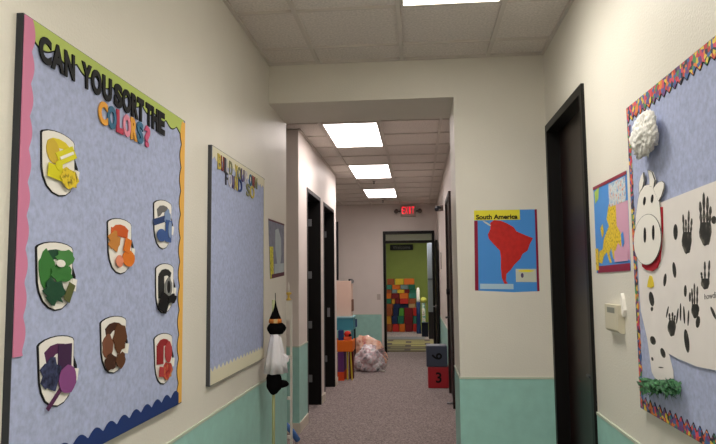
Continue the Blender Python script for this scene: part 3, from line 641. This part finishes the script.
for sx, x_ in ((-1, xa_), (1, xb_)):
    MB().tube([(x_, D2-.03, za_+.12), (x_+sx*.05, D2-.04, za_+.12)], .012, DKMETAL, 8).tube([(x_+sx*.085, D2-.03, za_+.14), (x_+sx*.09, D2-.11, za_+.11)], [.035, .045], cmat('lamp_grey', (120, 112, 106)), 14).build('lamp_head', ex, smooth=True)
em = thing('emergency_light', (XR, 10.4, 2.6), 'small twin emergency lamp high on the far right wall', 'emergency light')
bx('housing', (XR-.05, 10.33, 2.62), (XR+.002, 10.47, 2.70), cmat('lamp_box', (150, 140, 134)), em, bevel=.005)
for y_ in (10.3, 10.5): MB().tube([(XR-.05, y_, 2.66), (XR-.11, y_-.03, 2.65)], [.03, .038], DKMETAL, 12).build('lamp_head', em, smooth=True)
tag(bx('switch_plate', (.185, D2-.008, 1.1), (.26, D2, 1.22), cmat('plate', (190, 178, 168))), 'pale switch plate on the end wall left of the green room door', 'switch plate')
tag(bx('wall_device', (XR-.03, 12.9, 2.1), (XR, 12.98, 2.24), WHITE), 'small white wall device beside the end door on the right wall', 'wall device')
tag(MB().tube([(XR-.026, 7.93, .06), (XR-.1, 7.93, .06)], .012, METAL, 10).build('door_stop', smooth=True), 'silver door stop low on the frame of the far right door', 'door stop')
ntb = thing('notice_board', (-1.1, D2, 1.5), 'grey board on the end wall behind the doorway edge', 'board')
bx('panel', (-1.6, D2-.02, 1.53), (-.655, D2, 2.76), cmat('notice_grey', (96, 90, 96)), ntb)
bx('frame', (-.66, D2-.03, 1.52), (-.625, D2, 2.77), DKMETAL, ntb)
for i, (yy, zz_, h_) in enumerate(((11.6, 1.7, .3), (9.25, 1.75, .5))):
    tag(bx('wall_sheet', (XR-.004, yy, zz_), (XR, yy+.25, zz_+h_), cmat('sheet_dark', (70, 58, 58))), ['narrow dark sheet pinned on the right wall near the end door', 'dark sheet pinned on the right wall above the number cubes'][i], 'sheet')

# ------------------------------------------------------------------ number cubes
def cube(name, x, y, z, s, m, digit, rot, label):
    o = thing(name, (x, y, z), label, 'cube', 'foam number cubes')
    bx('cube_body', (x-s/2, y-s/2, z), (x+s/2, y+s/2, z+s), m, o, bevel=.012)
    vs, fs, asp = glyph(digit, .02); mb = MB(); hh = s*.5; ww = hh*asp
    P = []
    for a, b, k in vs:
        dx, dz = (a-.5)*ww, (.5-b)*hh
        if rot: dx, dz = dz, -dx
        P.append((x+dx, y-s/2-.003+.003*k, z+s*.5+dz))
    mb.add(P, fs, BLACK).build('digit', o)
FR_, FB_ = mat('red_vinyl', (176, 26, 40), rough=.45), mat('navy_vinyl', (64, 70, 88), rough=.4)
cube('number_cube', 1.322, 9.49, 0.0, .296, FR_, '3', 0, 'red foam cube with black number 3 on the floor, under the grey cube')
cube('number_cube', 1.302, 9.48, .2975, .295, FB_, '9', 1, 'dark slate cube with sideways number stacked on the red cube')

# ------------------------------------------------------------------ bags, toy bench, navy sign
BAGM = mat('clear_bag', (170, 160, 165), rough=.2, spec=.6, bump=1.0, bscale=22, ramp=[(110, 100, 108), (190, 182, 186), (200, 168, 172), (232, 228, 230), (130, 128, 142)], vscale=9, detail=4)
bg = thing('plastic_bag', (.22, 11.0, 0), 'stuffed clear plastic bag on the carpet at the end of left wall', 'bag')
bm = bmesh.new(); bmesh.ops.create_icosphere(bm, subdivisions=5, radius=1)
vv = []
for v in bm.verts:
    p = v.co; k = 1+.22*noise.noise(p*1.9+Vector((5, 1, 2)))+.12*noise.noise(p*4.5)+.05*noise.noise(p*11)
    z = p.z*.25*k+.17; z = max(z, .0)
    vv.append(Vector((.2+p.x*.25*k*(1.0-.16*p.z), 11.1+p.y*.24*k, z)))
bm.verts.index_update()
MB().add(vv, [[v.index for v in f.verts] for f in bm.faces], BAGM).build('bag_body', bg, smooth=True); bm.free()
tm = MB()
for i in range(5):
    a = .3*i-.5; tm.add([(.36, 10.98, .36), (.38, 11.05, .33), (.47+.015*i, 10.93+.03*i, .40-.05*i), (.47+.015*i, 10.95+.03*i, .37-.05*i)], [(0, 1, 3, 2)], BAGM)
tm.build('bag_tail', bg)
MB().tube([(.41, 10.98, .01), (.46, 10.93, .02), (.49, 10.9, .008)], [.02, .012, .006], WHITE, 8).build('bag_corner', bg, smooth=True)
BAG2 = mat('pink_bag', (214, 150, 130), rough=.3, bump=1, bscale=15, ramp=[(190, 90, 90), (226, 170, 140), (236, 200, 180), (200, 120, 100)], vscale=9)
bm = bmesh.new(); bmesh.ops.create_icosphere(bm, subdivisions=4, radius=1); vv = []
for v in bm.verts:
    p = v.co; k = 1+.25*noise.noise(p*2.2+Vector((9, 3, 2)))+.12*noise.noise(p*5)
    vv.append(Vector((.17+p.x*.3*k, 11.85+p.y*.25*k, max(0, .18+p.z*.32*k-.1*p.x))))
bm.verts.index_update()
tag(MB().add(vv, [[v.index for v in f.verts] for f in bm.faces], BAG2).build('plastic_bag', smooth=True), 'pink and orange filled bag lying behind the clear plastic bag', 'bag'); bm.free()

yb_ = 10.0
X = lambda px, py=330, y=yb_: un(px, py, 1, y).x
Z = lambda py, px=345, y=yb_: un(px, py, 1, y).z
TORG, TTEAL, TPUR, TYEL, TMAR, TCRM = cmat('toy_orange', (224, 110, 34)), cmat('toy_teal', (70, 142, 160), rough=.4), cmat('toy_purple', (98, 52, 106)), cmat('toy_yellow', (204, 176, 62)), cmat('toy_maroon', (96, 34, 34)), cmat('toy_cream', (222, 192, 176))
tb = thing('toy_bench', (X(340), yb_+.2, 0), 'orange, purple and teal play bench past the second dark doorway', 'play bench')
xl, xr = X(353)-.62, X(352.4)
ztop, zund = Z(340.5), Z(352)
bx('table_top', (xl, yb_, zund), (xr, yb_+.42, ztop), TORG, tb, bevel=.012)
for xx in (xl+.04, X(340.5)):
    f = MB().box((xx-.045, yb_+.0, Z(372)), (xx+.045, yb_+.36, zund), TPUR).build('leg', tb)
    bx('foot', (xx-.05, yb_-.015, 0), (xx+.05, yb_+.38, Z(372)), cmat('toy_red_orange', (214, 74, 34)), tb)
MB().box((X(345.6), yb_+.1, .0), (X(347), yb_+.16, zund), TYEL).build('brace', tb)
MB().box((X(347.4), yb_+.2, .0), (X(351.8), yb_+.3, zund), TMAR).build('back_panel', tb)
MB().tube([(X(351.3), yb_+.05, 0), (X(350), yb_+.05, zund)], .012, TYEL, 8).build('brace', tb)
# bin on top
bn = thing('toy_bin', ((xl+xr)/2, yb_+.3, ztop), 'teal storage shelf bin standing at the back of the play bench', 'bin')
zb0, zb1 = Z(330.5), Z(317)
for xx in (xl+.02, xr-.035): bx('side_panel', (xx, yb_+.16, ztop), (xx+.02, yb_+.4, zb0), TTEAL, bn)
bx('tray', (xl, yb_+.08, zb0), (xr+.005, yb_+.42, zb1-.022), TTEAL, bn)
bx('rim', (xl-.005, yb_+.07, zb1-.022), (xr+.012, yb_+.43, zb1), cmat('teal_rim', (150, 196, 204)), bn)
# board above
dh = thing('cream_panel', ((xl+xr)/2, yb_+.3, zb1), 'cream panel box standing on the teal bin', 'panel box')
bx('box_body', (xl, yb_+.14, zb1), (X(350.6), yb_+.40, Z(281)), TCRM, dh, bevel=.006)
bx('side_strip', (X(350.6), yb_+.16, Z(312)), (X(351.6), yb_+.38, Z(300)), cmat('strip_brown', (120, 84, 66)), dh)
MB().tube([(X(349.5), yb_+.2, Z(281)), (X(349.5), yb_+.2, Z(279))], .03, BLACK, 10).tube([(X(351), yb_+.17, Z(281.5)), (X(351), yb_+.21, Z(281.5))], .035, METAL, 12).build('knob', dh)
bl = Z(340.5)
tag(bx('toy_block', (X(338), yb_+.01, bl), (X(343), yb_+.1, Z(330.6)), cmat('toy_navy', (40, 58, 110)), bevel=.005), 'navy toy block on the left of the play bench top', 'toy block')
tt = thing('toy_phone', (X(347), yb_+.06, bl), 'red and coral toy on the right of the play bench top', 'toy')
bx('toy_base', (X(343.4), yb_+.01, bl), (X(351), yb_+.11, bl+.055), cmat('coral', (230, 96, 60)), tt, bevel=.01)
MB().blob((X(347), yb_+.06, bl+.095), (.055, .045, .045), cmat('toy_red', (224, 62, 50)), 3, .1, 2, 1).build('toy_top', tt, smooth=True)
MB().tube([(X(349.8), yb_+.0, bl+.08), (X(349.8), yb_+.05, bl+.08)], .02, BLACK, 10).build('dial', tt)
nv = thing('navy_paddle', (-.08, 11.5, 0), 'small navy panel on a dark post behind the play bench', 'post sign')
MB().tube([(-.07, 11.5, 0), (-.07, 11.5, .78)], .014, BLACK, 8).build('post', nv)
bx('panel', (-.14, 11.49, .70), (-.03, 11.51, .84), cmat('paddle_navy', (40, 62, 108)), nv)

# ------------------------------------------------------------------ room beyond the end door
RUG = bpy.data.materials.new('striped_rug'); RUG.use_nodes = True; nt = RUG.node_tree
tc = nt.nodes.new('ShaderNodeTexCoord'); wv = nt.nodes.new('ShaderNodeTexBrick'); wv.inputs['Scale'].default_value = 1.0
wv.inputs['Color1'].default_value = (*srgb((150, 142, 82)), 1); wv.inputs['Color2'].default_value = (*srgb((108, 100, 70)), 1); wv.inputs['Mortar'].default_value = (*srgb((74, 62, 52)), 1); wv.inputs['Mortar Size'].default_value = .07; wv.inputs['Brick Width'].default_value = .9; wv.inputs['Row Height'].default_value = .42
nt.links.new(tc.outputs['Object'], wv.inputs['Vector']); nt.links.new(wv.outputs['Color'], nt.nodes['Principled BSDF'].inputs['Base Color']); nt.nodes['Principled BSDF'].inputs['Roughness'].default_value = .95
tag(bx('striped_rug', (-.6, D2+.15, 0), (2.2, 16.6, .012), RUG), 'yellow-green and brown striped rug inside the green room', 'rug')
tag(bx('play_mat', (-.8, 16.62, 0), (1.2, 17.36, .01), cmat('mat_grey', (92, 94, 96))), 'dark grey mat on the green room floor just behind the striped rug', 'mat')
PXg = lambda px, py, y: un(px, py, 1, y)
sgn = thing('wall_sign', (.6, YB, 2.45), 'black strip sign with pale writing on the green wall', 'sign')
p0, p1 = PXg(390, 244.6, YB-.03), PXg(413, 250, YB-.03)
bx('sign_board', (p0.x, YB-.03, p1.z), (p1.x, YB, p0.z), BLACK, sgn)
BW = Wall(1, YB, -1, 0); w_ = p1.x-p0.x
put_text(MB(), 'Welcome', BW, [(p0.x+.12*w_, p0.z-.035), (p1.x-.12*w_, p0.z-.035), (p1.x-.12*w_, p1.z+.035), (p0.x+.12*w_, p1.z+.035)], .03, .032, cmat('sign_grey', (110, 112, 110)), 0).build('writing', sgn)

BC = dict(yellow=(194, 163, 43), orange=(194, 99, 34), grey=(103, 120, 120), green=(34, 94, 72), maroon=(103, 25, 30), red=(172, 43, 37), navy=(25, 37, 68), tan=(168, 137, 94), brown=(137, 72, 41), teal=(51, 111, 94), lime=(77, 137, 51), gold=(180, 129, 43))
def foam(col): return cmat('foam_'+col, BC[col], rough=.55)
rows = [  # top px, bottom px, list of (x0, x1, colour)
    (278, 284.2, [(387, 394.4, 'brown'), (395.2, 403.6, 'yellow'), (403.8, 414.4, 'orange')]),
    (284.2, 288.8, [(386.4, 391.8, 'teal'), (392.2, 400.3, 'orange'), (400.4, 408.2, 'grey'), (408.4, 415.2, 'green')]),
    (288.8, 292.6, [(386.2, 391.6, 'brown'), (391.8, 397, 'grey'), (397.2, 404.2, 'yellow'), (404.4, 409.4, 'maroon'), (409.6, 416, 'green')]),
    (292.6, 298, [(386.2, 391.2, 'orange'), (391.4, 399, 'maroon'), (399.4, 408.4, 'orange'), (408.8, 416.4, 'teal')]),
    (298, 303.2, [(386, 391.2, 'green'), (391.3, 394.8, 'gold'), (395, 399.6, 'maroon'), (399.8, 408.4, 'red'), (408.6, 415.8, 'brown')]),
    (303.2, 307.4, [(386, 393, 'brown'), (393.2, 400.6, 'navy'), (400.7, 408.4, 'navy'), (408.8, 415.4, 'tan')]),
    (307.4, 315.4, [(386, 392.6, 'brown'), (393, 398.8, 'navy'), (399, 404, 'lime'), (404.2, 412.8, 'maroon'), (413, 417, 'red')]),
    (315.4, 323.4, [(386, 391.4, 'gold'), (391.6, 397.6, 'navy'), (397.8, 404, 'green'), (404.2, 412.8, 'maroon'), (413, 417.4, 'teal')]),
    (323.4, 331.2, [(386, 392, 'brown'), (392.4, 399, 'red'), (399.2, 405, 'orange'), (405.2, 412.8, 'maroon'), (413, 418.4, 'red')])]
ordn = ['top', 'second', 'third', 'fourth', 'fifth', 'sixth', 'seventh', 'eighth', 'bottom']
posn = ['first', 'second', 'third', 'fourth', 'fifth']
yf = 19.05; zbot = PXg(400, 331.2, yf).z
for ri, (ya2, yb2, cells) in enumerate(rows):
    for ci, (xa2, xb2, col) in enumerate(cells):
        p0, p1 = PXg(xa2, ya2, yf), PXg(xb2, yb2, yf)
        dep = random.Random(ri*10+ci).uniform(-.03, .03)
        z0 = max(0.0, PXg(400, yb2, yf).z-zbot); z1 = PXg(400, ya2, yf).z-zbot
        o = tag(bx('foam_block', (p0.x+.002, yf+dep, z0+.0008), (p1.x-.002, yf+.28+dep, z1), foam(col), bevel=.012),
            '%s foam block, %s of the %s row of the block wall' % (col, posn[ci], ordn[ri]), 'foam block', 'foam blocks in the green room')
# toys at right of the wall
yt = 18.4
def tp(px, py): return PXg(px, py, yt)
wbz = tp(418.5, 333).z
p = tp(418.6, 320)
wh = thing('toy_stand', (p.x, yt, 0), 'dark toy stand with white bottle shape beside the foam blocks', 'toy')
zlow, zhi = tp(418, 302).z, tp(418, 288).z
MB().lathe((p.x, yt, 0), [(.06, 0), (.065, .05), (.055, zlow*.6), (.06, zlow)], cmat('toy_dark_blue', (30, 50, 86)), 16).build('toy_base', wh, smooth=True)
MB().lathe((p.x, yt, zlow), [(.045, 0), (.05, .02), (.05, (zhi-zlow)*.8), (.03, zhi-zlow), (.01, zhi-zlow+.01)], WHITE, 14).build('bottle', wh, smooth=True)
p = tp(423.5, 300)
yb3 = thing('toy_lamp', (p.x, yt, 0), 'toy column topped by a pale yellow ball, right of the white bottle', 'toy')
zc = p.z
MB().lathe((p.x, yt, 0), [(.06, .0), (.06, .3), (.045, .32), (.055, zc-.08)], cmat('toy_mix', (110, 60, 50), ramp=[(150, 60, 40), (60, 130, 120), (200, 190, 170), (30, 40, 70)], vscale=9), 16).build('column', yb3, smooth=True)
MB().blob((p.x, yt, zc), (.085, .085, .085), cmat('ball_yellow', (206, 206, 100)), 3, .02).build('ball', yb3, smooth=True)
a_, b_ = PXg(421.6, 323.5, 17.4), PXg(428.4, 336.5, 17.4)
bb = thing('dark_bin', ((a_.x+b_.x)/2, 17.5, 0), 'dark square bin on the green room floor near the door', 'bin')
bx('bin_body', (a_.x, 17.4, 0), (b_.x, 17.6, a_.z), cmat('bin_dark', (24, 26, 40)), bb, bevel=.01)
bx('bin_rim', (a_.x-.008, 17.392, a_.z), (b_.x+.008, 17.608, a_.z+.02), cmat('bin_rim', (40, 44, 60)), bb)
a_, b_ = PXg(427.2, 243, 16.8), PXg(434, 312, 16.8)
lk = thing('pale_locker', ((a_.x+b_.x)/2+.2, 17, 0), 'tall pale blue-grey cabinet inside the green room, behind the door frame', 'cabinet')
bx('cabinet_body', (a_.x, 16.8, b_.z), (a_.x+.5, 17.3, a_.z), cmat('locker_pale', (150, 158, 172)), lk, bevel=.006)
bx('shadow_base', (a_.x-.0, 16.8, 0), (a_.x+.5, 17.3, b_.z), cmat('locker_shadow', (52, 48, 54)), lk)  # dark lower part paints in the shadow under the pale cabinet front
bx('shelf_line', (a_.x-.003, 16.79, (a_.z+b_.z)/2-.06), (a_.x+.5, 16.8, (a_.z+b_.z)/2-.03), cmat('locker_line', (100, 104, 116)), lk)

# ------------------------------------------------------------------ world and view
w = bpy.data.worlds.new('world'); S.world = w; w.use_nodes = True
w.node_tree.nodes['Background'].inputs['Color'].default_value = (.01, .01, .01, 1)
S.view_settings.view_transform = 'Standard'; S.view_settings.look = 'None'; S.view_settings.gamma = 1
S.view_settings.exposure = 0.95
S.view_settings.use_curve_mapping = False
